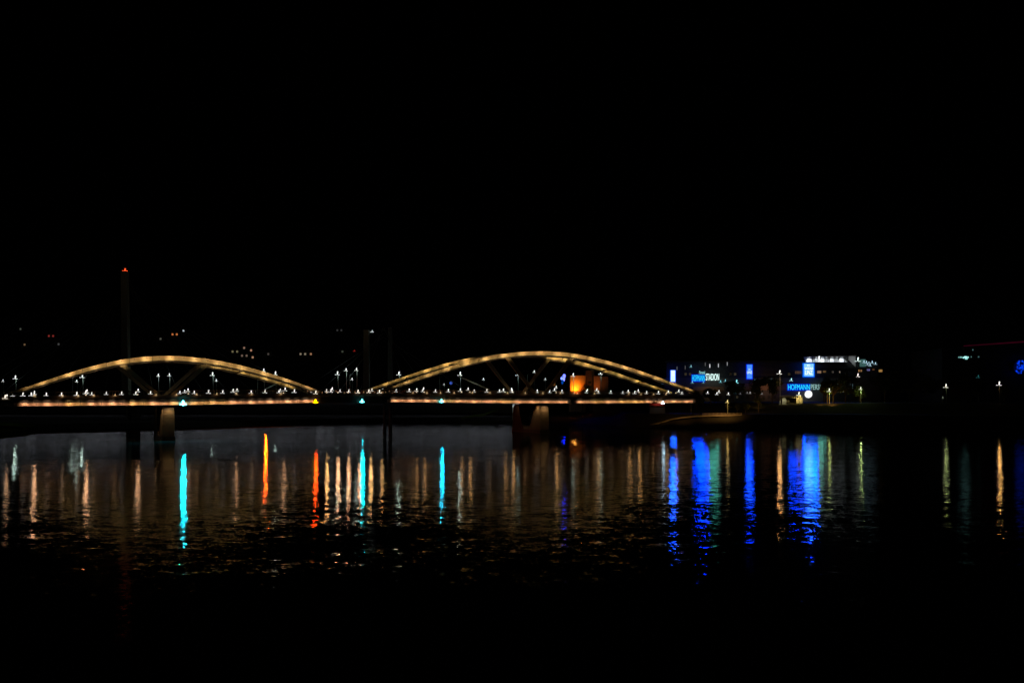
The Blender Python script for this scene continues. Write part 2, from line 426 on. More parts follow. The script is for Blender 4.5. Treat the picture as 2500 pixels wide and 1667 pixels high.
# lamps on the bridge ---------------------------------------------------------
WHITE = (1, .97, .9)
def lamp_meshes():  # panels and upright globe take the shape of the lamps' smeared light
    post = MB(); post.bar((0, 0, -1.1), (0, 0, 0), .045, .035, 6)
    arm = MB(); arm.box(-.5, .5, -.07, .07, -.02, .05)
    head = MB(); head.box(-.56, -.16, -.1, .1, -.08, -.02); head.box(.12, .5, -.1, .1, -.11, -.03)
    bulb = MB(); bulb.bar((0, 0, 0), (.09, 0, .6), .09, .13, 8); bulb.ball((.09, 0, .6), .13, n=8, m=4)
    return post, arm, head, bulb
def mesh_of(mb, name, m):
    me = bpy.data.meshes.new(name); me.from_pydata(mb.v, [], mb.f); me.materials.append(m); me.update(); return me
pm_, am_, hm_, bm2 = lamp_meshes()
PM = mesh_of(pm_, 'post', M['mast']); AM = mesh_of(am_, 'arm', M['mast'])
_hm = {}
def head_mesh(col, st):
    k = (col, st)
    if k not in _hm:
        e = emat(col, min(st, 1.55)); _hm[k] = (mesh_of(hm_, 'light_panel', e), mesh_of(bm2, 'smear_globe', e))
    return _hm[k]
def child(name, me, parent, scale=1):
    o = bpy.data.objects.new(name, me); COL.objects.link(o); o.parent = parent; o.scale = (scale,) * 3 if not isinstance(scale, tuple) else scale; return o
BASE = math.atan2(D.y, D.x)
def deck_lamp(x, y, n, size, col, st, label, group, stream=0, scol=(1, .62, .36)):
    t, z = BP(x, y, n)
    e = empty('deck_lamp', BW(t, n, z), 0); tag(e, label, 'lamp', group)
    po = child('post', PM, e); po.scale = (1, 1, max(.2, (z - zdeck(t)) / 1.1))
    a, b = head_mesh(col, st)
    child('arm', AM, e, size); child('light_panel', a, e, size); child('smear_globe', b, e, size)
    if st == 1.1 and n < 0:
        light('POINT', (0, -.25, .25), 7, (1, .55, .25), e, None, .1, name='lamp_glow').matrix_parent_inverse = Matrix.Identity(4)
    if stream:
        l = light('SPOT', (0, -.45, -.05), stream, scol, e, Vector((0, -.45, -.05)) - N * 8 - Vector((0, 0, 1)), .22, 150, .3, 'lamp_beam'); l.matrix_parent_inverse = Matrix.Identity(4)
    return e
def c1(a, b): return (a / 3.41, 640 + b / 3.41)
def c2(a, b): return (400 + a / 4.9, 780 + b / 4.9)
def c3(a, b): return (800 + a / 4.9, 780 + b / 4.9)
def c4(a, b): return (1200 + a / 5.6, 800 + b / 5.6)
def c5(a, b): return (1480 + a / 6.53, 820 + b / 6.53)
def c6(a, b): return (1780 + a / 6.53, 820 + b / 6.53)
def c7(a, b): return (2080 + a / 5.6, 800 + b / 5.6)
row = [c1(*p) for p in ((55, 1125), (105, 1108), (190, 1107), (258, 1106), (284, 1095), (384, 1106), (511, 1104), (638, 1103), (712, 1090), (722, 1082), (763, 1099), (884, 1096), (1011, 1096), (1129, 1097), (1148, 1073), (1252, 1091))]
row += [c2(*p) for p in ((190, 878), (246, 867), (287, 853), (361, 878), (533, 873), (703, 873), (826, 860), (873, 850), (1043, 872), (1209, 868), (1375, 868), (1390, 852), (1448, 843), (1559, 864), (1777, 862), (1945, 855), (1997, 860))]
row += [c3(*p) for p in ((52, 838), (145, 858), (250, 860), (527, 848), (657, 855), (817, 858), (973, 855), (1062, 848), (1133, 855), (1145, 837), (1287, 860), (1441, 858), (1585, 850), (1678, 838), (1750, 860), (1901, 860), (2053, 860))]
row += [c4(*p) for p in ((160, 862), (272, 850), (279, 875), (622, 876), (792, 878), (860, 853), (882, 817), (960, 878), (1295, 880), (1308, 862), (1437, 855), (1460, 885), (1628, 887))]
row += [c5(*p) for p in ((262, 907), (347, 892), (453, 910), (508, 878), (642, 910), (830, 913), (987, 900), (1155, 885), (1205, 917), (1615, 908), (1762, 925), (1795, 893), (1945, 928))]
for (x, y) in row:
    up = y < (961 if x < 500 else 954.5)
    reg = 'left arch' if x < 770 else ('gap between the arches' if x < 940 else 'right arch')
    if up: lab, g = 'white twin lamp standing higher on the far deck side by the ' + reg, 'taller white lamps by the ' + reg
    else: lab, g = 'white twin lamp low along the near railing by the ' + reg, 'low white railing lamps by the ' + reg
    deck_lamp(x, y + 1, 9.0 if up else .4, random.uniform(.85, 1.12), WHITE, 5.0, lab, g)
weak = [c1(*p) for p in ((650, 1112), (781, 1109), (957, 1106), (1299, 1103), (290, 1112), (520, 1112))] + [c2(*p) for p in ((150, 898), (392, 893), (633, 888), (870, 888), (1050, 890), (1400, 888))] \
    + [c3(*p) for p in ((1020, 874), (1187, 875), (1349, 875), (1512, 873), (1730, 873), (1940, 873))] + [c4(*p) for p in ((218, 890), (460, 890), (700, 890), (940, 890), (1128, 888), (1175, 893), (1408, 897))] \
    + [c5(*p) for p in ((357, 922), (553, 925), (755, 925), (952, 925))]
for (x, y) in weak:
    reg = 'left arch' if x < 770 else 'right arch'
    deck_lamp(x, y + 1.5, -1.7, .55, (1, .66, .3), 1.1, 'small dim amber lamp on the railing below the ' + reg, 'dim amber railing lamps below the ' + reg)
bright = [(770.5, 960.5), (873.5, 958.5), (900, 957.5), (926, 958.5), (12, 972)]
for i, (x, y) in enumerate(bright):
    deck_lamp(x, y, -1.8, 1.05, (1, .9, .72), 6.0, ['bright warm lamp at the right foot of the left arch', 'bright warm lamp between the arches, left of three', 'bright warm lamp between the arches, middle of three', 'bright warm lamp at the left foot of the right arch', 'bright warm lamp at the far left end of the deck edge'][i], 'bright warm lamps at the arch feet')
for k in range(26):
    x = 752 + k * 8.6 + random.uniform(-3, 3)
    deck_lamp(x, 957 + random.uniform(-2, 3), -1.7, random.uniform(.28, .4), (1, .5, .22), random.uniform(.25, .9), 'tiny orange lit railing post light between the two arches', 'tiny orange railing lights between the arches')
# railing floodlights whose light streaks across the river
TAN = (1, .60, .36)
streams = [(15, 966, -1.9, 500), (83, 965, -1.9, 2000), (210, 964, -1.9, 2300), (336, 963, -1.9, 1500), (576, 960, -1.9, 900), (692, 959, -1.9, 1100), (460, 961, -1.9, 300),
           (798, 958, -1.9, 2000), (825, 958, -1.9, 2300), (850, 958, -1.9, 2200), (877, 958, -1.9, 1800), (904, 958, -1.9, 2000), (931, 958, -1.9, 800),
           (1017, 957, -1.9, 650), (1036, 957, -1.9, 800), (1127, 957, -1.9, 800), (1147, 957, -1.9, 1200), (1233, 957, -1.9, 700), (1252, 957, -1.9, 1400), (1358, 958, -1.9, 1300), (1460, 958, -1.9, 1400), (1537, 958, -1.9, 900), (1560, 958, -1.9, 1500), (1628, 959, -1.9, 600), (1650, 959, -1.9, 700)]
for (x, y, n, pw) in streams:
    c = (1, .50, .25) if x < 760 or 820 < x < 900 else (1, .50, .17)
    pw *= 1.3 if x < 500 else .9 if x < 760 else (2.2 if x < 935 else .72)
    t, z = BP(x, y, n)
    e = empty('railing_floodlight', BW(t, n, z)); tag(e, 'small warm floodlight on the railing shining down onto the river', 'floodlight', 'warm floodlights along the near railing')
    m = MB(); m.box(-.16, .16, -.02, .1, -.1, .1); o = m.build('housing', M['dark']); o.parent = e
    m = MB(); m.box(-.14, .14, -.05, -.021, -.08, .08); o = m.build('lens', emat((1, .75, .45), 1.5)); o.parent = e
    m = MB(); m.bar((0, .05, -.1), (0, .35, -.45), .03, .03, 5); o = m.build('bracket', M['dark']); o.parent = e
    light('SPOT', -N * .35, pw, c, e, -N * 8 - Vector((0, 0, 1.2)), .25, 150, .3, 'floodlight_beam2').matrix_parent_inverse = Matrix.Identity(4)
# navigation lights under the deck edge
CY = (.0, .75, 1.0)
def nav(x, y, n, r, col, st, pw, scol, label, size=1.0, Y=None, aimz=-.6):
    loc = BW(*((lambda q: (q[0], n, q[1]))(BP(x, y, n)))) if Y is None else P(x, y, Y)
    e = empty('navigation_light', loc); tag(e, label, 'signal light')
    m = MB(); m.box(-.25 * size, .25 * size, .0, .12, -.45 * size, .45 * size); o = m.build('back_plate', M['dark']); o.parent = e
    m = MB(); m.ball((0, -.12, .12 * size), r * .75, .15, r * 1.5, 8, 6); m.box(-r * 1.7, r * 1.7, -.2, -.02, -r * .8, -r * .1); o = m.build('lens', emat(col, st)); o.parent = e
    m = MB(); m.bar((0, .1, .4 * size), (0, .5, 1.1 * size), .04, .04, 5); o = m.build('bracket', M['dark']); o.parent = e
    light('SPOT', -N * .6, pw, scol, e, -N * 8 + Vector((0, 0, aimz)), .3, 150, .3, 'signal_beam').matrix_parent_inverse = Matrix.Identity(4)
    return e
nav(447.5, 985, -1.9, .42, (.12, .95, 1), 14, 36000, CY, 'large cyan signal light under the left arch, right of the pier')
nav(884, 979.5, -1.9, .33, (.12, .95, 1), 7, 8500, CY, 'cyan signal light on the deck edge in the gap between the arches')
nav(1078, 979.5, -1.9, .33, (.12, .95, 1), 7, 6500, (.0, .55, 1.0), 'cyan signal light at the deck edge left of the right pier')
nav(770.5, 980.5, -1.9, .36, (1, .42, .0), 6, 6500, (1, .032, .001), 'amber signal light at the end of the left lit deck edge')
nav(1618, 983.5, -1.9, .3, (.8, .95, 1), 6, 500, (.5, .8, 1), 'bluish white signal light near the right end of the bridge')

# ------------------------------------------------------------------ rear cable stayed bridge
FY = 346.0
FB = empty('cable_stayed_bridge', (0, FY, 0)); tag(FB, 'dark road bridge with tall pylons and stay cables behind the arch bridge', 'bridge')
def fpart(mb, name, m, parent=FB):
    o = mb.build(name, m); o.parent = parent; o.location = -Vector(FB.location) if parent is FB else (0, 0, 0); return o
def fx(x): return (x - CX) / FP * FY
def fz(y): return EYE + (HY - y) / FP * FY
m = MB(); m.box(fx(-900), fx(1640), FY, FY + 16, fz(985), fz(966)); fpart(m, 'deck', M['dark'])
m = MB(); t = fx(-200)
while t < fx(1640):
    m.box(t - .04, t + .04, FY - .1, FY, fz(966), fz(958)); t += 2.5
m.box(fx(-900), fx(1640), FY - .12, FY - .04, fz(958) - .1, fz(958)); o = fpart(m, 'railing', M['mast']); o['kind'] = 'stuff'
def pylon(x0, x1, ytop, lean, Yd, label=None):
    m = MB(); z0 = fz(984) ; z1 = fz(ytop); a0, a1 = fx(x0), fx(x1); c = .5 * (a0 + a1); h = .5 * (a1 - a0)
    m.hexa([(c - h, Yd, z0), (c + h, Yd, z0), (c + h, Yd + 3, z0), (c - h, Yd + 3, z0), (c - h * .85 + lean, Yd + .3, z1), (c + h * .85 + lean, Yd + .3, z1), (c + h * .85 + lean, Yd + 2.7, z1), (c - h * .85 + lean, Yd + 2.7, z1)])
    return fpart(m, 'pylon', M['concrete'])
PY1 = pylon(306, 322, 664, -.7, FY - 3.2)
PY2 = pylon(889, 904, 806, 0, FY - 3.2)
PY3 = pylon(931, 943, 790, 0, FY + 17); PY3.data.materials[0] = M['facade']
for (x0, x1) in ((302, 307), (317, 322), (933, 937), (947, 951)):
    m = MB(); m.box(fx(x0), fx(x1), FY + 2, FY + 8, -1.5, fz(986)); fpart(m, 'bridge_column', M['concrete'])
for (px, top, lo, hi, nn) in ((312, 672, 960, 960, 7), (936, 795, 960, 960, 4)):
    for k in range(nn):
        for sg in (-1, 1):
            xa = px + sg * (60 + k * (62 if nn == 7 else 50)); z1 = fz(top + k * 9)
            m = MB(); m.bar((fx(px), FY + 1, z1), (fx(xa), FY + 1, fz(958)), .09, .09, 5, False); fpart(m, 'stay_cable', M['dark'])
def beacon(loc, col, st, label, s=1.0, cat='warning light', name='warning_light'):
    e = empty(name, loc); tag(e, label, cat)
    a = MB(); a.bar((0, 0, 0), (.12 * s, 0, .8 * s), .22 * s, .22 * s, 7); a.box(-.9 * s, .8 * s, -.2, .2, -.22 * s, .05 * s)
    o = a.build('lens', emat(col, st)); o.parent = e
    b = MB(); b.box(-.5 * s, .5 * s, -.3, .3, -.55 * s, -.23 * s); o = b.build('base', M['dark']); o.parent = e
    return e
beacon(P(305, 661, FY - 2), (1, .09, .02), 1.6, 'red warning light on the tip of the tallest pylon', 1.0)
beacon(P(908.5, 810, FY - 2), (.8, .95, .9), .8, 'small white light beside the head of the shorter pylon', .7)
beacon(P(865, 857, FY + 150), (.7, .05, .04), .25, 'dim red light left of the shorter pylon', .8)

# tall street lamps on masts
MASTM = None
def mast_lamp(x, y, Y, zb, size, col, st, label, group=None, pw=0, scol=(.75, 1, .8), pole=.12, polemat=None, glow=0):
    p = P(x, y, Y); e = empty('street_lamp', (p.x, Y, zb)); tag(e, label, 'street lamp', group)
    h = p.z - zb
    m = MB(); m.bar((.18 * size, .2, 0), (.14 * size, .2, h - .15), pole, pole * .7, 6); o = m.build('pole', polemat or M['mast']); o.parent = e
    a, b = head_mesh(col, st)
    for nm, me in (('arm', AM), ('light_panel', a), ('smear_globe', b)):
        c = child(nm, me, e, size); c.location = (0, 0, h)
    if pw:
        light('SPOT', (0, -.5, h - .1), pw, scol, e, (-p.x / Y * 8, -8, h + 2.9), .3, 72, .3, 'lamp_beam').matrix_parent_inverse = Matrix.Identity(4)
    if glow:
        light('POINT', (.0, -.6, h - .9), glow, scol, e, None, .2, name='lamp_glow').matrix_parent_inverse = Matrix.Identity(4)
    return e
GR = (.72, 1, .84)
zd = fz(966)
tl = [(7, 931, 1.1, 1, .7), (37, 924, 1.7, 3, 2995), (176, 921, 1.2, 2, 1036), (187, 932, 1.2, 1.5, 691), (200.5, 921, 1.8, 4, 2995), (386, 918, 1.3, 3, 2073), (413, 917, 1.3, 3, 345),
      (518.5, 916, 1.7, 5, 2534), (527.5, 930, 1.1, 2, 0), (643.5, 906, 1.4, 4, 0), (672, 914, 1.7, 5, 2764), (823.5, 914, 1.7, 5, 2534), (844.5, 905, 1.4, 5, 0), (870, 904, 1.4, 5, 576), (859, 927, 1.1, 2, 0),
      (973.5, 914.5, 1.7, 5, 2534), (1123, 915.5, 1.7, 5, 2534), (1084, 939.5, .8, 1, 0), (1180, 927, 1.1, 1.2, 0),
      (1263.5, 916, 1.7, 5, 0), (1304, 909, 1.2, 2.5, 0), (1331, 927, 1.0, 1.2, 0), (1399, 918, 1.6, 5, 0), (1466, 913, 1.7, 5, 0), (686, 932, .9, .9, 0), (693, 934, .9, .9, 0)]
for (x, y, s, st, pw) in tl:
    small = st < 3
    mast_lamp(x, y, FY + (-.3 if not small else 14), zd, s * .88, (.92, 1, .95), float(st) + .0,
              ('tall greenish street lamp on rear bridge by the ' if not small else 'small faint street lamp on rear bridge by the ') + ('left arch' if x < 770 else 'gap between the arches' if x < 940 else 'right arch'),
              ('tall' if not small else 'faint') + ' street lamps on rear bridge, ' + ('left arch' if x < 770 else 'gap between arches' if x < 940 else 'right arch'), pw if pw > 1 else 0, GR, pole=.11, glow=40 if not small else 0)
for x in (630, 855, 1074, 1288):
    e = empty('lamp_mast', (fx(x), FY - .5, zd)); tag(e, 'slim unlit steel mast on the rear bridge', 'mast', 'slim unlit masts on the rear bridge')
    m = MB(); m.bar((0, 0, 0), (0, 0, fz(914) - zd), .12, .09, 6); o = m.build('pole', M['mast']); o.parent = e
    m = MB(); m.bar((0, 0, fz(914) - zd), (1.2, 0, fz(914) - zd + .2), .06, .05, 5); o = m.build('arm', M['mast']); o.parent = e
# signals on the rear bridge, hidden by the front deck, seen only in the river
nav(648, 978, 0, .35, (1, .3, .0), 6, 40000, (1, .05, .001), 'amber signal light on the rear bridge, seen mostly as an orange streak on the water', Y=FY - 1, aimz=-.5)
nav(886, 980, 0, .3, (.1, .95, 1), 6, 14000, CY, 'cyan signal light on the rear bridge just behind the deck gap', Y=FY - 1, aimz=-.5)
# hidden light line added beyond the rear bridge to make the grey water sheen
QF = 432.0
qx = lambda x: (x - CX) / FP * QF
qz = lambda y: EYE + (HY - y) / FP * QF
e = empty('sheen_light_line', (0, QF, 0)); tag(e, 'added hidden light line beyond the rear bridge that makes the grey water sheen', 'added light strip')
x = -60
while x < 1262:
    w = random.uniform(12, 34); m = MB(); m.box(qx(x) + .1, qx(x + w) - .1, -.2, -.01, qz(982), qz(979)); o = m.build('lens', emat((.84, .87, 1.0), round(random.uniform(.8, 1.7), 1), sample=True)); o.parent = e; x += w
m = MB(); m.box(qx(-60), qx(1262), 0, .3, 3.2, qz(978)); o = m.build('sheen_backing', M['dark']); o.parent = e

# ------------------------------------------------------------------ hillside houses
def house(x, y, Y, col, st, label, w=7, two=False):
    Y = 600.0                                   # stand the house where the sight line meets the hillside
    while Y < 2300:
        q = P(x, y, Y)
        if hz(q.x, Y + 6) >= q.z - 1.5: break
        Y += 4
    p = P(x, y, Y - 2); e = empty('hillside_house', (p.x, p.y, p.z - 2.2)); tag(e, label, 'house')
    m = MB(); m.box(-w / 2, w / 2, 0, 7, -6, 4.2); o = m.build('wall', M['wall']); o.parent = e
    m = MB(); m.add([(-w / 2 - .4, -.5, 4.2), (w / 2 + .4, -.5, 4.2), (w / 2 + .4, 7.5, 4.2), (-w / 2 - .4, 7.5, 4.2), (-w / 2 - .4, 3.5, 6.6), (w / 2 + .4, 3.5, 6.6)], [(0, 1, 5, 4), (2, 3, 4, 5), (0, 4, 3), (1, 2, 5), (0, 3, 2, 1)]); o = m.build('roof', M['roof']); o.parent = e
    for k in ((0,) if not two else (-2.2, 1.8)):
        m = MB(); m.box(k - .8, k + .8, -.06, -.003, 1.3, 3.0); o = m.build('window', emat(col, st * .6)); o.parent = e
HO = [(50, 803, 1500, (.8, .9, .7), .12, 'faint greenish'), (125, 820, 1400, (.9, .1, .08), .35, 'dull red'), (60, 841, 1300, (1, .6, .3), .2, 'faint amber'), (143, 840, 1350, (.8, .8, .8), .1, 'very faint white'),
      (427, 816, 1300, (1, .3, .08), .9, 'orange red'), (448, 807, 1350, (.75, .9, .95), .95, 'cool white'), (392, 827, 1300, (.8, .8, .6), .15, 'dim grey'), (574, 858, 1150, (.9, .8, .4), .25, 'dim yellow'),
      (596, 849, 1200, (1, .6, .4), .4, 'pinkish amber'), (613, 855, 1180, (1, .5, .3), .65, 'warm orange'), (597, 868, 1100, (1, .7, .5), .22, 'dim peach'), (617, 872, 1080, (1, .55, .3), .6, 'low warm'),
      (655, 864, 1100, (.7, .6, .5), .12, 'very dim brownish'), (740, 864, 1100, (.9, .75, .5), .35, 'pale yellow'), (759, 864, 1100, (1, .5, .25), .5, 'flickering orange'), (836, 858, 1150, (.6, .7, .5), .1, 'faint olive'), (829, 806, 1500, (.6, .6, .6), .08, 'barely visible grey')]
for i, (x, y, Y, c, st, adj) in enumerate(HO):
    house(x, y, Y, c, st, f'small hillside house with {adj} lit window ' + ('far left above the arch' if x < 200 else 'above the left arch' if x < 700 else 'between the arches, on the dark hill'), two=(i % 3 == 1))

# ------------------------------------------------------------------ trees
def tree(x, y, h, r, label, group=None, leaves=1500, leaf=.55, name='broadleaf_tree', flat=.8):
    z = gz(x, y) - .2
    e = empty(name, (x, y, z)); tag(e, label, 'tree', group)
    m = MB(); m.bar((0, 0, 0), (0, 0, h * .45), .22, .16, 7, False); rr = random.Random(int(x * 31 + y))
    for k in range(6):
        a = rr.uniform(0, 6.28); q = rr.uniform(.4, .8) * r
        m.bar((0, 0, h * rr.uniform(.25, .45)), (q * math.cos(a), q * math.sin(a), h * rr.uniform(.55, .85)), .1, .03, 5, False)
    o = m.build('trunk', M['bark']); o.parent = e
    m = MB(); cl = []
    for k in range(13):
        a = rr.uniform(0, 6.28); q = rr.uniform(0, .75) * r; cl.append((q * math.cos(a), q * math.sin(a), h * rr.uniform(.42, .9), r * rr.uniform(.25, .5)))
    for k in range(leaves):
        cx, cy, cz, cr = cl[rr.randrange(len(cl))]
        v = Vector((rr.gauss(0, 1), rr.gauss(0, 1), rr.gauss(0, 1))).normalized() * cr * rr.uniform(.55, 1.08)
        c = Vector((cx, cy, cz)) + Vector((v.x, v.y, v.z * flat)); u = Vector((rr.gauss(0, 1), rr.gauss(0, 1), rr.gauss(0, 1))).normalized(); w = u.orthogonal().normalized(); s = leaf * rr.uniform(.5, 1.1)
        m.add([c - u * s, c + w * s * .5, c + u * s, c - w * s * .5], [(0, 1, 2, 3)])
    o = m.build('crown', M['leaf']); o.parent = e
    return e

# ------------------------------------------------------------------ stadium and the right bank
SY = 420.0
ST_ = empty('stadium', (0, SY, 8)); tag(ST_, 'long dark stadium with lit name signs, blue banners and a bright upper stand behind trees', 'stadium')
def sx(x, Y=SY): return (x - CX) / FP * Y
def sz(y, Y=SY): return EYE + (HY - y) / FP * Y
def spart(mb, name, m, parent=ST_):
    o = mb.build(name, m); o.parent = parent; o.location = -Vector(ST_.location) if parent is ST_ else (0, 0, 0); return o
m = MB(); m.box(sx(1622), sx(2150), SY, SY + 60, 7, sz(922)); base = spart(m, 'lower_storey', M['facade'])
m = MB(); m.box(sx(1628), sx(2146), SY + .8, SY + 58, sz(922) + .01, sz(884)); upper = spart(m, 'upper_storey', M['dark'])
m = MB(); m.box(sx(1622), sx(1965), SY - 2, SY + 24, sz(884) + .01, sz(880)); spart(m, 'roof_edge', M['dark'])
m = MB(); m.box(sx(1815), sx(1930), SY - .35, SY - .02, sz(952), sz(936)); spart(m, 'wall_band', M['brown'])
m = MB(); m.box(sx(1690), sx(1768), SY - .35, SY - .02, sz(954), sz(944)); spart(m, 'wall_band', M['brown'])
light('SPOT', Vector((sx(1870), -6, sz(955) - 8)), 260, (1, .5, .3), ST_, Vector((sx(1870), 0, sz(944) - 8)), .3, 150, 1, 'wall_lamp').matrix_parent_inverse = Matrix.Identity(4)
light('SPOT', Vector((sx(1730), -6, sz(957) - 8)), 120, (1, .55, .2), ST_, Vector((sx(1730), 0, sz(949) - 8)), .3, 150, 1, 'wall_lamp').matrix_parent_inverse = Matrix.Identity(4)
# floors of windows
for row_y, xa, xb, stp in ((912, 1660, 1955, 11), (968, 1640, 1900, 13)):
    x = xa
    while x < xb:
        fr = MB(); fr.box(sx(x), sx(x + 7), SY + (.62 if row_y == 912 else -.08), SY + (.79 if row_y == 912 else -.01), sz(row_y + 5), sz(row_y - 3))
        f = spart(fr, 'window', M['dark'], upper if row_y == 912 else base)
        g = MB(); g.box(sx(x + .8), sx(x + 6.2), SY + (.55 if row_y == 912 else -.12), SY + (.615 if row_y == 912 else -.085), sz(row_y + 4), sz(row_y - 2))
        x += stp
        if random.random() < .12: g_m = emat((.9, .7, .4), random.uniform(.01, .05))
        else: g_m = M['dark']
        spart(g, 'pane', g_m, f)
# lit upper stand
stand = MB(); stand.box(sx(1968), sx(2088), SY + 3.0, SY + 3.4, sz(890), sz(869)); sb = spart(stand, 'stand_wall', M['white'])
rf = MB(); rf.hexa([(sx(1962), SY - 1.5, sz(871)), (sx(2090), SY - 1.5, sz(869)), (sx(2090), SY + 12, sz(868)), (sx(1962), SY + 12, sz(870)), (sx(1962), SY - 1.5, sz(869.4)), (sx(2090), SY - 1.5, sz(867.4)), (sx(2090), SY + 12, sz(866)), (sx(1962), SY + 12, sz(868))]); spart(rf, 'stand_roof', M['facade'])
wg = MB(); wg.hexa([(sx(2071), SY - .5, sz(878)), (sx(2088), SY - .5, sz(897)), (sx(2088), SY + .2, sz(897)), (sx(2071), SY + .2, sz(878)), (sx(2071), SY - .5, sz(869)), (sx(2088), SY - .5, sz(865)), (sx(2088), SY + .2, sz(865)), (sx(2071), SY + .2, sz(869))]); spart(wg, 'gable_panel', M['white'])
for i, (x, y, p) in enumerate(((1979, 879, 150), (1996, 877, 60), (2010, 880, 150), (2034, 879, 110), (2058, 878, 130), (2020, 879, 30), (2046, 879, 25))):
    fm = MB(); fm.box(sx(x) - .3, sx(x) + .3, SY + 1.3, SY + 1.5, sz(871.5) - .12, sz(871.5)); f = spart(fm, 'stand_light', emat((.9, 1, 1), 1.4))
    light('SPOT', Vector((sx(x), 1.4, sz(873) - 8)), p * 3, (.85, .95, 1), ST_, Vector((sx(x) + .3, 3.0, sz(883) - 8)), .2, 95, .8, 'stand_beam').matrix_parent_inverse = Matrix.Identity(4)
for x in (1986, 1991, 2004, 2016, 2027, 2040, 2050, 2064):
    m = MB(); m.bar((sx(x), SY + 1.0, sz(892)), (sx(x), SY + 1.0, sz(871)), .13, .13, 5); spart(m, 'stand_column', M['dark'])
light('SPOT', Vector((sx(2075), -5, sz(880) - 8)), 90, (.95, .95, 1), ST_, Vector((sx(2080), 0, sz(880) - 8)), .3, 70, 1, 'gable_lamp').matrix_parent_inverse = Matrix.Identity(4)
# parapet of trees/rows in front hides the foot of the stand
m = MB(); m.box(sx(1968), sx(2146), SY - .4, SY + .7, sz(899), sz(889)); spart(m, 'stand_parapet', M['dark'])
def flood(x, y, s, col, st, label, name='floodlight', cat='floodlight', Y=SY - 3, group=None):
    p = P(x, y, Y); e = empty(name, (p.x, Y, p.z)); tag(e, label, cat, group)
    a, b = head_mesh(col, st)
    child('light_panel', a, e, s); child('smear_globe', b, e, s); child('arm', AM, e, s)
    return e
flood(1999, 878, 2.2, (.97, 1, 1), 5, 'brightest white floodlight on the upper stand')
flood(2094, 881, 2.2, (.8, 1, .95), 5, 'bright floodlight right of the pale gable')
for x, y in ((2109, 885), (2115, 886), (2121, 888), (2129, 886), (2137, 889), (2117, 891), (2124, 893)):
    flood(x, y, 1.25, (.55, .85, 1), random.uniform(.8, 1.8), 'icy blue lamp in the cluster right of the pale gable', group='cluster of icy blue lamps right of the gable')
pn = MB(); pn.box(sx(2098), sx(2112), SY - 1, SY - .5, sz(895), sz(877)); spart(pn, 'glazed_panel', emat((.12, .3, .28), .35, .5, 1.2))
for (x, y, c, st, w, h) in ((2099, 905, (1, .5, .2), .25, 9, 6), (2119, 903, (.45, .4, 1), .3, 8, 5), (2131, 902, (1, .4, .15), .1, 6, 4), (2149, 905, (1, .55, .15), .28, 10, 7), (1999, 908, (1, .6, .35), .22, 10, 7), (2012, 907, (1, .55, .2), .12, 8, 5), (2032, 908, (.9, .8, .6), .06, 5, 5), (2049, 908, (1, .8, .6), .18, 3, 5), (1948, 909, (1, .55, .35), .06, 16, 8)):
    m = MB(); m.box(sx(x - w / 2), sx(x + w / 2), SY - .5, SY - .42, sz(y + h / 2), sz(y - h / 2)); f = spart(m, 'window', M['dark'])
    k = max(2, int(w / 2.2))
    for i in range(k):
        g = MB(); a = x - w / 2 + w * (i + .15) / k; b = x - w / 2 + w * (i + .85) / k
        g.box(sx(a), sx(b), SY - .55, SY - .505, sz(y + h / 2 * .85), sz(y - h / 2 * .85)); spart(g, 'pane', emat(c, st * random.uniform(.5, 1.6)), f)
# banners
def banner(x0, x1, y0, y1, body, rim, label, texts, tcol):
    Y = SY - 2.6; e = empty('blue_banner', (sx(x0, Y), Y, sz(y1, Y))); tag(e, label, 'banner')
    w = sx(x1, Y) - sx(x0, Y); h = sz(y0, Y) - sz(y1, Y)
    m = MB(); m.box(0, w, 0, .4, 0, h); o = m.build('light_box', emat(*rim)); o.parent = e
    b = min(.5, w * .12); m = MB(); m.box(b, w - b, -.06, -.005, b, h - b * .6); o = m.build('screen', emat(body[0], body[1], .12, .5)); o.parent = e
    for (s, fx0, fx1, fy, fh) in texts:
        t = text_mesh(s, emat(*tcol), h * fh, w * (fx1 - fx0)); t.location = (w * fx0, -.12, h * fy); t.parent = e
    m = MB(); m.box(w * .45, w * .55, .4, 2.5, h * .4, h * .5); o = m.build('wall_bracket', M['dark']); o.parent = e
BLUE = (.0, .10, 1.0)
banner(1636, 1650, 903, 933, ((.62, .9, 1), 1.2), ((.0, .07, 1), 1.0), 'leftmost lit banner, almost white, just above the end of the arch', [('FC', .3, .7, .74, .1), ('LINZ', .22, .78, .55, .12)], ((.95, 1, 1), 1.3))
banner(1822, 1838, 889, 926, ((.06, .26, 1), 1.0), ((.0, .03, .8), 1.0), 'narrow deep blue banner with small pale lettering, middle of the three', [('FC', .35, .65, .60, .1), ('LINZ', .12, .88, .38, .17)], ((.75, .95, 1), 1.3))
banner(1960, 1989, 886, 921, ((.25, .62, 1), 1.0), ((.0, .12, 1), 1.0), 'widest light blue banner with club lettering on the stadium front', [('FC', .38, .62, .76, .13), ('WEISS', .14, .86, .54, .16), ('LINZ', .2, .8, .2, .28)], ((.97, 1, 1), 1.4))
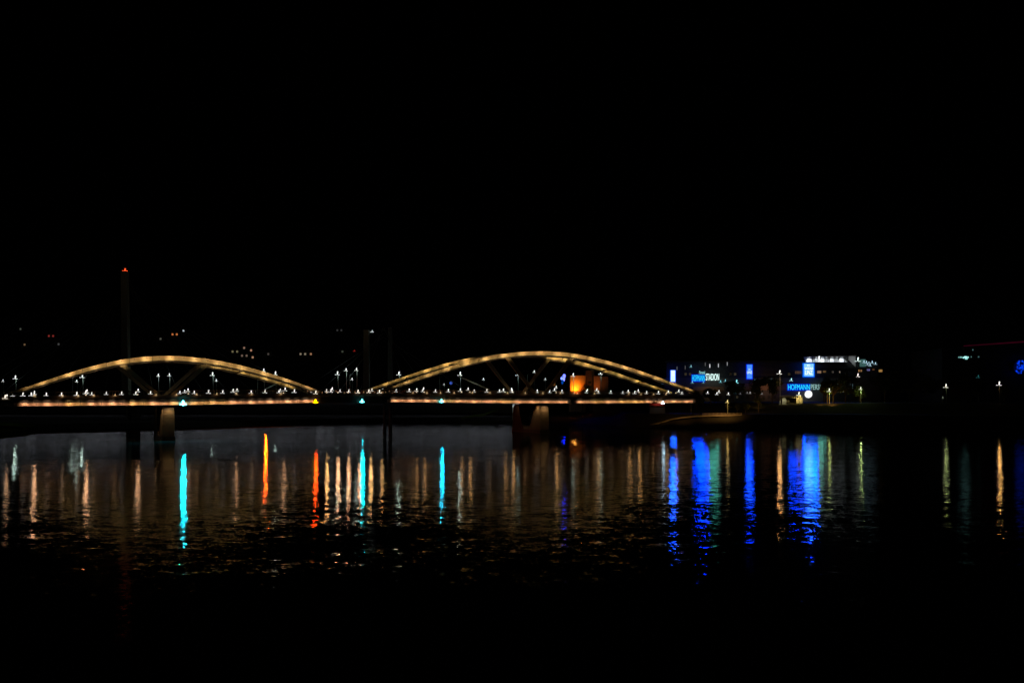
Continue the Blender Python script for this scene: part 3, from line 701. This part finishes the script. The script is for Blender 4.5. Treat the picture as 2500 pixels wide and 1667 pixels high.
# name signs
def sign(x0, y0, words, label, Y=SY - 3.0):
    e = empty('name_sign', P(x0, y0, Y)); tag(e, label, 'sign'); tot = 0
    for (s, xa, xb, yb, yt, col, st, cav) in words:
        m = text_mesh(s, emat(col, st), sz(yt, Y) - sz(yb, Y), sx(xb, Y) - sx(xa, Y), .2)
        m.parent = e; m.location = (sx(xa, Y) - e.location.x, 0, sz(yb, Y) - e.location.z)
        if cav:
            hb = MB(); hb.box(sx(xa, Y) - .35, sx(xb, Y) + .25, Y + .2, Y + .3, sz(yb, Y) - .35, sz(yt, Y) + .25); kid(hb.build('halo_panel', emat((.0, .015, 1), .55)), e)  # blue glow around the letters put in as an added glowing board
        bk = MB(); bk.box(sx(xa, Y) - .1, sx(xb, Y) + .1, Y + .45, Y + .6, sz(yb, Y) + .2, sz(yb, Y) + .5); bo = bk.build('sign_rail', M['dark']); kid(bo, e)
    return e
sign(1690, 931, [('HOFMANN', 1690, 1720.5, 930.5, 915, (.02, .68, 1), 1.15, 1), ('STADION', 1723, 1755.5, 928.5, 912, (.72, 1, .95), 1.5, 0), ('Personal', 1707.5, 1721, 912.8, 905, (.35, .85, .85), .8, 0)], 'upper name sign reading HOFMANN STADION in blue and white letters')
sign(1924, 953, [('HOFMANN', 1924, 1977, 951.5, 938, (.02, .68, 1), 1.15, 1), ('PERSONAL', 1979.5, 2030, 951, 938, (.5, .9, .85), .55, 0), ('STADION', 2036, 2082, 949, 937, (.3, .5, .5), .2, 0)], 'lower name sign whose blue word HOFMANN shows left of the trees')
# unseen area lights added before signs and banners for their river streaks
def river_glow(x0, x1, y0, y1, col, pw, name):
    Y = SY - 3.9
    l = bpy.data.lights.new(name, 'AREA'); l.shape = 'RECTANGLE'; l.size = sx(x1, Y) - sx(x0, Y); l.size_y = sz(y0, Y) - sz(y1, Y); l.energy = pw; l.color = col; l.spread = R(56)
    o = bpy.data.objects.new(name, l); COL.objects.link(o); o.location = P(.5 * (x0 + x1), .5 * (y0 + y1), Y) - Vector(ST_.location); o.rotation_euler = (R(-104), 0, R(-9)); o.parent = ST_
BL = (.0, .09, 1)
river_glow(1692, 1730, 915, 931, (.0, .03, 1), 1000, 'sign_glow')
river_glow(1731, 1755, 912, 929, (.06, 1, .75), 32, 'sign_glow')
river_glow(1637, 1651, 903, 933, (.0, .09, 1), 620, 'banner_glow')
river_glow(1823, 1839, 889, 926, (.0, .045, 1), 300, 'banner_glow')
river_glow(1927, 1966, 938, 952, (.0, .035, 1), 620, 'sign_glow')
river_glow(1966, 1996, 886, 921, (.0, .085, 1), 1000, 'banner_glow')
river_glow(1999, 2016, 938, 950, (.25, 1, .8), 25, 'sign_glow')
# round crest
Y = SY - 4
e = empty('round_sign', P(1974, 962, Y)); tag(e, 'round white lit sign beneath the lower name sign', 'sign')
m = MB(); m.bar((0, .3, 0), (0, 0, 0), 1.55, 1.55, 20); o = m.build('disc', emat((1, 1, 1), 1.3)); o.parent = e
m = MB()
for i in range(20):
    a, b = 2 * math.pi * i / 20, 2 * math.pi * (i + 1) / 20
    if 4.1 < a < 5.3: continue
    m.bar((-.35 + 1.35 * math.cos(a), -.1, -.3 + 1.5 * math.sin(a)), (-.35 + 1.35 * math.cos(b), -.1, -.3 + 1.5 * math.sin(b)), .05, .05, 4)
o = m.build('ring', emat((.45, .45, .5), .35)); o.parent = e
m = MB(); m.bar((0, .35, -1.5), (0, .35, -6), .12, .12, 6); o = m.build('post', M['dark']); o.parent = e
# small lights on the facade
for (x, y, s, c, st) in ((1686.7, 896, 1.1, (.35, .85, .95), 1.0), (1690, 935, 1.3, (.3, .8, .95), .8), (1717, 935, 1.1, (.2, .7, .9), .7), (1759, 933, 1.2, (.3, .9, 1), 1.0), (1770.5, 931, 1.2, (.3, .85, .95), .9), (1798, 934, 1.7, (.3, .95, 1), 1.5), (1843, 930, 1.2, (.2, .7, .8), .6), (1882.6, 928, 1.0, (.2, .45, .6), .45), (1931.6, 929, 1.4, (.5, 1, 1), 2.0), (1617, 937, 1.0, (.25, .4, .7), .4), (1794, 960, 1.2, (.1, .35, .45), .4)):
    flood(x, y, s, c, st, 'small turquoise wall lamp on the dark stadium front', 'wall_lamp', 'lamp', group='turquoise wall lamps on the stadium front')
for (x, y, st) in ((1722, 889, .1), (1733, 893, .9), (1754, 892, .6), (1775.6, 888, .3), (1653, 899, .1), (1673, 897, .08)):
    p = P(x, y, SY - 2.4); e = empty('slot_light', p); tag(e, 'thin upright white slot light under the stadium roof', 'lamp', 'upright slot lights under the stadium roof')
    m = MB(); m.box(-.14, .14, 0, .1, -.75, .75); o = m.build('lens', emat((.95, .97, 1), st)); o.parent = e
    m = MB(); m.box(-.22, .22, .1, .3, -.85, .85); o = m.build('housing', M['dark']); o.parent = e
for (x, y, st) in ((1807, 962, .4), (1824, 960, .25), (1831, 960, .7), (1844, 959, .3), (1860, 962, .4), (2060, 957, .5), (2050, 957, .2)):
    flood(x, y, .9, (1, .95, .95), st, 'tiny pale lamp low behind the dark trees at the foot of the stadium', 'path_lamp', 'lamp', SY - 14, 'tiny pale lamps at the foot of the stadium')

# street lamps of the right bank
def bank_lamp(x, y, Y, s, col, st, label, pw, scol, glow=0, pole=.1, pm=None):
    p = P(x, y, Y); return mast_lamp(x, y, Y, gz(p.x, Y), s, col, st, label, None, pw, scol, pole, pm, glow)
bank_lamp(1903, 912, 352, 1.7, (1, .97, .88), 6, 'tall warm street lamp on a lit post between the narrow and the wide blue banners', 5000, (1, .46, .14), 0, .13, M['white'])
pp = P(1905, 930, 352); light('SPOT', pp + Vector((.1, -1.4, 3.2)), 260, (1, .62, .3), None, pp + Vector((.1, 0, -2.6)), .1, 60, 1, 'post_wash')
bank_lamp(1775.6, 982, 334, 1.1, (1, .75, .25), 3, 'low amber lamp lighting the riverside wall right of the bridge end', 500, (1, .6, .15), 0)
bank_lamp(1950, 964, 350, 1.5, (.95, 1, .85), 5, 'white lamp just above the yellow lit doorway', 0, (1, .9, .5))
bank_lamp(2024, 955, 348, 1.4, (.95, 1, .7), 4, 'yellowish lamp in front of a green tree right of the lower name sign', 150, (.8, 1, .25), 90)
bank_lamp(2094, 919, 372, 1.6, (1, .9, .85), 4, 'pinkish white lamp below the amber windows right of the stadium', 0, (1, .9, .8))
bank_lamp(2101, 950, 350, 1.1, (1, 1, .75), 4, 'lamp over a yellow green lit bush at the right end of the stadium', 150, (.75, 1, .3), 150)
bank_lamp(2309, 945, 338, 1.5, (1, .96, .8), 4.5, 'lone street lamp on the dark right bank, left of two', 900, (.85, 1, .35), 6)
bank_lamp(2439, 939.5, 332, 1.6, (1, .97, .9), 6, 'lone street lamp on the dark right bank, rightmost and brightest', 5000, (1, .45, .12), 10)
bank_lamp(2388, 921, 380, 1.4, (.1, .6, .6), .25, 'dim teal lamp between the two lone street lamps', 0, (1, 1, 1))
bank_lamp(2301.5, 971.5, 336, .7, (.7, .8, .6), .4, 'tiny pale bollard light left of the lone street lamp', 0, (1, 1, 1))
bank_lamp(1686, 958.5, 345, 1.1, (1, .4, .12), .7, 'reddish orange lamp at the right foot of the right arch', 0, (1, 1, 1))
for i, x in enumerate((1655, 1740, 1783)):
    pass

# riverside wall and railing lit by the amber lamp
QY = 327.0
mw = MB(); pts = [(1588, 1035), (1612, 1031), (1640, 1022), (1665, 1018), (1700, 1014.5), (1740, 1013), (1790, 1012.5), (1812, 1012)]
def strip3(mb, pts, Y0, dz, dy):
    for (xa, ya), (xb, yb) in zip(pts, pts[1:]):
        a = P(xa, ya, Y0); b = P(xb, yb, Y0)
        mb.hexa([a + Vector((0, 0, -dz)), b + Vector((0, 0, -dz)), b + Vector((0, dy, -dz)), a + Vector((0, dy, -dz)), a, b, b + Vector((0, dy, 0)), a + Vector((0, dy, 0))])
strip3(mw, pts, QY, .4, 1.0)
e = empty('riverside_wall', P(1700, 1035, QY)); tag(e, 'curving low stone wall along the right bank lit amber by a lamp', 'wall')
o = mw.build('wall', M['stone']); kid(o, e)
for k in range(30):
    x = 1716 + k * 3.25; a = P(x, 1014, QY + .3)
    m = MB(); m.box(a.x - .07, a.x + .07, a.y - .05, a.y + .05, a.z + .05, a.z + .85); o = m.build('fence_post', M['stone']); kid(o, e)
for (x, y, pw) in ((1776, 990, 1300), (1735, 996, 420), (1670, 1005, 260), (1620, 1020, 130)):
    p = P(x, y, QY - 4.0); light('SPOT', p + Vector((0, 0, 1)), pw, (1, .50, .13), None, P(x, 1015, QY), .3, 120, 1, 'wall_wash')
# lit post cone beneath the amber lamp: pale tree trunk and bush
e = tree(P(1776, 990, 337).x, 337, 5.0, 1.3, 'small bush glowing amber under the low riverside lamp', leaves=350, leaf=.35, name='bush')
p = P(1776, 981, 333.2); light('SPOT', p + Vector((0, -.6, .9)), 700, (1, .58, .12), None, p + Vector((0, 2.6, -4)), .15, 70, 1, 'amber_downlight')

# yellow lit portal hut
HYY = 352.0
e = empty('lit_shelter', P(1940, 990, HYY)); tag(e, 'small shelter with a yellow lit doorway at the foot of the stadium', 'shelter')
def hp(mb, name, m): o = mb.build(name, m); return kid(o, e)
X = lambda x: (x - CX) / FP * HYY
Z = lambda y: EYE + (HY - y) / FP * HYY
m = MB(); m.box(X(1909), X(1920), HYY, HYY + 3, Z(995), Z(971)); hp(m, 'left_wall', M['wall'])
m = MB(); m.box(X(1944), X(1960), HYY, HYY + 3, Z(995), Z(971)); hp(m, 'right_wall', M['wall'])
m = MB(); m.box(X(1909), X(1960), HYY, HYY + 3, Z(971) + .005, Z(968)); hp(m, 'lintel', M['wall'])
m = MB(); m.box(X(1920) + .01, X(1944) - .01, HYY + 2.7, HYY + 2.9, Z(995), Z(971)); hp(m, 'back_wall', M['dark'])
m = MB(); m.hexa([(X(1905), HYY - 1, Z(968) + .01), (X(1963), HYY - 1, Z(968) + .01), (X(1963), HYY + 3.5, Z(968) + .01), (X(1905), HYY + 3.5, Z(968) + .01), (X(1920), HYY - .4, Z(965)), (X(1952), HYY - .4, Z(965)), (X(1952), HYY + 3, Z(965)), (X(1920), HYY + 3, Z(965))]); hp(m, 'roof', M['wall'])
light('SPOT', Vector((X(1953), HYY - 2.2, Z(966))), 800, (1, .72, .2), None, Vector((X(1947), HYY, Z(978))), .2, 100, 1, 'doorway_lamp')
light('SPOT', Vector((X(1913), HYY - 1.6, Z(968))), 200, (.95, .9, .5), None, Vector((X(1915), HYY, Z(984))), .2, 90, 1, 'doorway_lamp')

# kiosk with the red awning under the bridge end
e = empty('kiosk', P(1606, 992, 338)); tag(e, 'kiosk with a red awning under the right end of the bridge', 'kiosk')
m = MB(); m.box(-2.6, 2.6, .6, 3, -3.5, .6); o = m.build('wall', M['dark']); o.parent = e
m = MB(); m.hexa([(-2.9, -1, .25), (2.0, -1, .25), (2.0, .6, .65), (-2.9, .6, .65), (-2.9, -1, .95), (2.0, -1, .95), (2.0, .6, 1.1), (-2.9, .6, 1.1)]); o = m.build('awning', M['red']); o.parent = e
light('SPOT', (0, -3.5, 1.2), 55, (1, .8, .7), e, (0, -1, .6), .2, 100, 1, 'awning_lamp').matrix_parent_inverse = Matrix.Identity(4)
# pale cabins beside the right pier
for i, (x, w, c) in enumerate(((1253.5, 4, (.8, .9, .85)), (1262, 5, (.6, .72, .9)))):
    e = empty('site_cabin', P(x, 995, 408)); tag(e, ['narrow pale lit cabin on the far bank left of the right pier', 'bluish lit cabin touching the right pier on the far bank'][i], 'cabin')
    m = MB(); m.box(-w / 14 - .2, w / 14 + .3, 0, 2.5, -6, 1.6); o = m.build('wall', M['white']); o.parent = e
    m = MB(); m.box(-.25, .25, -.05, -.003, .2, 1.0); o = m.build('window', emat(c, .5)); o.parent = e
    light('SPOT', (0, -2.2, 2.2), 30, c, e, (0, 0, .7), .2, 80, 1, 'cabin_lamp').matrix_parent_inverse = Matrix.Identity(4)
# lit grass verge left of the pier and at the far left
e = MB(); strip3(e, [(1126, 1020), (1136, 1017), (1150, 1014.5), (1160, 1012), (1178, 1011), (1186, 1008), (1195, 1004.5), (1206, 1001), (1215, 996.5)], 398, .8, 6); o = e.build('grass_verge', M['grass']); tag(o, kind='structure')
p = P(1175, 985, 388); light('SPOT', p, 150, (.75, 1, .35), None, P(1175, 1012, 398), .4, 110, 1, 'verge_lamp')
e = MB(); strip3(e, [(-60, 1030), (0, 1031), (20, 1032.5), (45, 1033.5), (56, 1036), (68, 1041)], 303, .9, 6); o = e.build('grass_verge', M['grass']); tag(o, kind='structure')
p = P(5, 1015, 296); light('SPOT', p, 35, (.6, 1, .2), None, P(15, 1034, 303), .4, 110, 1, 'verge_lamp')

# orange lit building with blue neon sign
OY = 405.0
e = empty('orange_lit_building', P(1411, 966, OY)); tag(e, 'boxy building glowing orange from a floodlight, seen under the right arch', 'building')
ox = lambda x, Y=OY: (x - CX) / FP * Y
oz = lambda y, Y=OY: EYE + (HY - y) / FP * Y
m = MB(); m.box(ox(1392), ox(1430), OY, OY + 10, 4, oz(917)); o = kid(m.build('wall', M['orange']), e); w0 = o
for k in range(12):
    x = 1394 + k * 3.1; m = MB(); m.box(ox(x) - .05, ox(x) + .05, OY - .1, OY - .003, oz(962), oz(919)); q = m.build('wall_rib', M['orange']); q.parent = w0
m = MB(); m.box(ox(1391), ox(1431), OY - .3, OY - .003, oz(918.5), oz(916.5)); kid(m.build('roof_edge', M['orange']), e)
m = MB(); m.box(ox(1431), ox(1453), OY + 3, OY + 12, 4, oz(903)); kid(m.build('tower', M['brown']), e)
m = MB(); m.box(ox(1450), ox(1466), OY + .5, OY + 2.9, 4, oz(918)); kid(m.build('side_wing', M['orange']), e)
m = MB(); m.box(ox(1466) + .01, ox(1486), OY + 1.5, OY + 8, 4, oz(919)); kid(m.build('rear_wing', M['brown']), e)
light('SPOT', Vector((ox(1402), OY - 3.4, oz(956))), 3200, (1, .20, .01), None, Vector((ox(1406), OY, oz(946))), .3, 96, 1, 'orange_flood')
light('SPOT', Vector((ox(1403), OY - 2.2, oz(955))), 1500, (1, .50, .02), None, Vector((ox(1404), OY, oz(945))), .3, 110, 1, 'orange_flood')
light('SPOT', Vector((ox(1456), OY - 3.4, oz(950))), 260, (1, .26, .06), None, Vector((ox(1457), OY + .5, oz(932))), .3, 110, 1, 'orange_flood')
light('SPOT', Vector((ox(1400), OY - 4, oz(925))), 2600, (1, .38, .06), None, Vector((ox(1400), OY - 60, oz(925) + 21)), .6, 74, .6, 'orange_flood')  # added spot facing the river, makes the building's orange streak on the water
tree(ox(1422, 398), 398, 13.2, 3.2, 'round bush in dark silhouette before the orange building', leaves=900, leaf=.3, name='bush')
tree(ox(1440, 399), 399, 14.2, 2.6, 'dark shrub at the right corner of the orange building', leaves=800, leaf=.35, name='bush')
tree(ox(1436, 402), 400, 12.5, 2.2, 'narrow tree faintly lit green beside the brown tower', leaves=900, leaf=.35)
tree(ox(1314, 396), 402, 9.5, 2.2, 'small tree faintly lit green under the right arch, left of two', leaves=900, leaf=.35)
tree(ox(1337, 396), 400, 9.8, 2.8, 'small tree lit green and amber under the right arch, right of two', leaves=1100, leaf=.35)
p = P(1335, 940, 393); light('SPOT', p, 130, (.8, .8, .25), None, P(1335, 934, 400), .3, 140, 1, 'tree_uplight')
p = P(1445, 948, 394); light('SPOT', p, 90, (.8, .7, .2), None, P(1437, 930, 401), .3, 120, 1, 'tree_uplight')
# blue neon cluster
NYY = 396.0
e = empty('neon_sign', P(1376, 945, NYY)); tag(e, 'blue glowing emblem on a post left of the orange building', 'sign')
b0 = Vector(e.location)
for (x, y, rx, rz_, c, st) in ((1377.5, 917.5, .62, .75, (.16, .2, 1), 2.2), (1371.5, 923.5, .5, .62, (.18, .25, 1), 2.2), (1377, 924.5, .38, .95, (.18, .2, 1), 2.4), (1373, 933, .5, .75, (.0, .06, .35), .8)):
    p = P(x, y, NYY) - b0; m = MB(); m.ball(p, rx, .2, rz_, 10, 6); o = m.build('neon_shape', emat(c, st)); o.parent = e
m = MB(); m.bar((-.6, .3, -3), (-.6, .3, 4.6), .08, .08, 6); o = m.build('post', M['dark']); o.parent = e
light('SPOT', Vector((0, -1, 3.5)), 9000, (.0, .01, 1), e, Vector((0, -60, -8)), .6, 70, .6, 'neon_beam').matrix_parent_inverse = Matrix.Identity(4)
e = empty('round_lamp', P(1352, 938, NYY)); tag(e, 'dim orange round lamp left of the blue emblem', 'lamp')
m = MB(); m.ball((0, 0, 0), .6, n=12, m=8); o = m.build('globe', emat((1, .35, .08), .18)); o.parent = e
m = MB(); m.bar((0, 0, -.6), (0, 0, -5), .07, .07, 6); o = m.build('post', M['dark']); o.parent = e
e = empty('round_lamp', P(1101, 935, 398)); tag(e, 'dim blue round lamp seen left of the right arch struts', 'lamp')
m = MB(); m.ball((0, 0, 0), .6, n=12, m=8); o = m.build('globe', emat((.1, .2, .9), .3)); o.parent = e
m = MB(); m.bar((0, 0, -.6), (0, 0, -6), .07, .07, 6); o = m.build('post', M['dark']); o.parent = e

# far right: building with magenta roof line, cyan windows, blue ball
RY = 395.0
rx = lambda x: (x - CX) / FP * RY
rz = lambda y: EYE + (HY - y) / FP * RY
e = empty('riverside_hall', P(2450, 960, RY)); tag(e, 'dark hall with a thin magenta roof line at the right edge', 'building')
m = MB(); m.hexa([(rx(2300), RY, 7), (rx(2640), RY, 7), (rx(2640), RY + 30, 7), (rx(2300), RY + 30, 7), (rx(2300), RY, rz(850)), (rx(2640), RY, rz(827)), (rx(2640), RY + 30, rz(827)), (rx(2300), RY + 30, rz(850))]); kid(m.build('wall', M['dark']), e)
m = MB(); m.hexa([(rx(2352), RY - .25, rz(845.6)), (rx(2640), RY - .25, rz(827)), (rx(2640), RY - .01, rz(827)), (rx(2352), RY - .01, rz(845.6)), (rx(2352), RY - .25, rz(843.4)), (rx(2640), RY - .25, rz(822)), (rx(2640), RY - .01, rz(822)), (rx(2352), RY - .01, rz(843.4))]); kid(m.build('roof_light_strip', emat((.32, .005, .07), .07, .3, .3)), e)
for (x, y, w, st) in ((2341, 872, 3, .35), (2346, 872, 4, .6), (2352, 873, 4, 1.2), (2357, 871.5, 6, 1.9), (2363, 872, 3, 1.2), (2359, 875.5, 6, 1.0), (2371, 871, 2, .15), (2389, 871, 3, .12), (2375, 854, 2, .15)):
    m = MB(); m.box(rx(x - w / 2), rx(x + w / 2), RY - .12, RY - .003, rz(y + 1.6), rz(y - 1.6)); kid(m.build('window', emat((.4, .95, .9), st)), e)
e = empty('blue_ball_sign', P(2492, 896, RY - 2)); tag(e, 'mottled blue glowing ball sign cut by the right edge', 'sign')
m = MB(); b0 = Vector(e.location); rr = random.Random(5)
for k in range(34):
    a = rr.uniform(0, 6.28); q = 2.5 * math.sqrt(rr.random()); m.ball((q * math.cos(a), rr.uniform(-.3, .3), q * math.sin(a)), .34, n=7, m=5)
o = m.build('blue_bulbs', emat((.0, .05, 1), .75, .6, 1.0)); o.parent = e; o['kind'] = 'stuff'
m = MB(); m.bar((0, .9, 0), (0, .7, 0), 2.6, 2.6, 20); o = m.build('back_disc', M['dark']); o.parent = e
m = MB(); m.box(-.2, .2, .95, 1.95, -.2, .2); o = m.build('wall_bracket', M['dark']); o.parent = e

# trees along the right bank
TR = [(2020, 350, 10.0, 3.0, 'leafy dark tree just right of the letters PER on the lower sign'), (1700, 352, 5.5, 3.5, 'dark tree at the foot of the stadium below the upper name sign'), (1735, 356, 5.5, 3.5, 'dark tree below the right end of the upper name sign'), (1790, 360, 8, 4, 'dark tree left of the narrow blue banner'),
      (1850, 356, 9, 4, 'dark tree between the narrow banner and the tall lamp'), (1885, 354, 10, 4, 'dark tree touching the tall warm street lamp'),
      (2012, 356, 8.5, 3.2, 'tree that covers the second word of the lower name sign'), (2034, 352, 9.5, 4, 'yellow green lit tree behind the yellowish lamp'), (2064, 358, 11.5, 5, 'large dark tree covering the end of the lower name sign'),
      (2100, 353, 6.5, 2.6, 'yellow green glowing small tree under the lamp right of the stadium'), (2160, 366, 12, 6, 'dark tree right of the stadium'), (2220, 370, 12, 7, 'broad dark tree midway between stadium and lone lamps'), (2275, 362, 10, 5, 'dark tree left of the lone street lamps'), (2370, 360, 10, 5, 'dark tree between the two lone street lamps'), (2452, 338, 6.5, 2.2, 'small tree faintly lit beside the rightmost street lamp')]
for (x, Y, h, r, lab) in TR:
    tree((x - CX) / FP * Y, Y, h, r, lab, leaves=1300, leaf=.5)
for (x, y, Y, pw, col, tx, ty) in ((2030, 984, 344, 900, (1, .42, .08), 2034, 972), (2000, 986, 346, 400, (1, .45, .1), 2010, 975), (1850, 990, 346, 200, (1, .6, .15), 1852, 975)):
    p = P(x, y, Y); light('SPOT', p, pw, col, None, P(tx, ty, Y + 7), .3, 130, 1, 'tree_uplight')
for (x, Y, h, r, lab) in ((1800, 339, 4.2, 1.8, 'bush with faint lit twigs at the right end of the riverside wall'), (1820, 340, 3.8, 1.6, 'small bush beyond the end of the riverside wall'), (1852, 341, 6.5, 2.0, 'amber lit bush on the slope right of the riverside wall')):
    tree((x - CX) / FP * Y, Y, h, r, lab, leaves=500, leaf=.3, name='bush')
p = P(1848, 992, 335); light('SPOT', p, 300, (1, .55, .15), None, P(1852, 988, 341), .3, 130, 1, 'bush_uplight')

# ------------------------------------------------------------------ single out look-alikes by their order along the bridge or bank
ORD = 'leftmost second third fourth fifth sixth seventh eighth ninth tenth eleventh twelfth thirteenth fourteenth fifteenth sixteenth seventeenth eighteenth nineteenth twentieth'.split()
ORD += ['twenty-' + w for w in 'first second third fourth fifth sixth seventh eighth ninth'.split()]
bpy.context.view_layer.update()
shared = {}
for o in S.objects:
    if o.parent is None and 'label' in o and 'group' in o: shared.setdefault((o['label'], o['group']), []).append(o)
def screen_x(o): return o.matrix_world.translation.x / o.matrix_world.translation.y
for (lab, grp), obs in shared.items():
    if len(obs) < 2: continue
    every = sorted([o for o in S.objects if o.parent is None and o.get('group') == grp], key=screen_x)
    for i, o in enumerate(every):
        if i < len(ORD): o['label'] = (ORD[i] + (' of the ' if i == 0 else ' from left of the ') + grp)
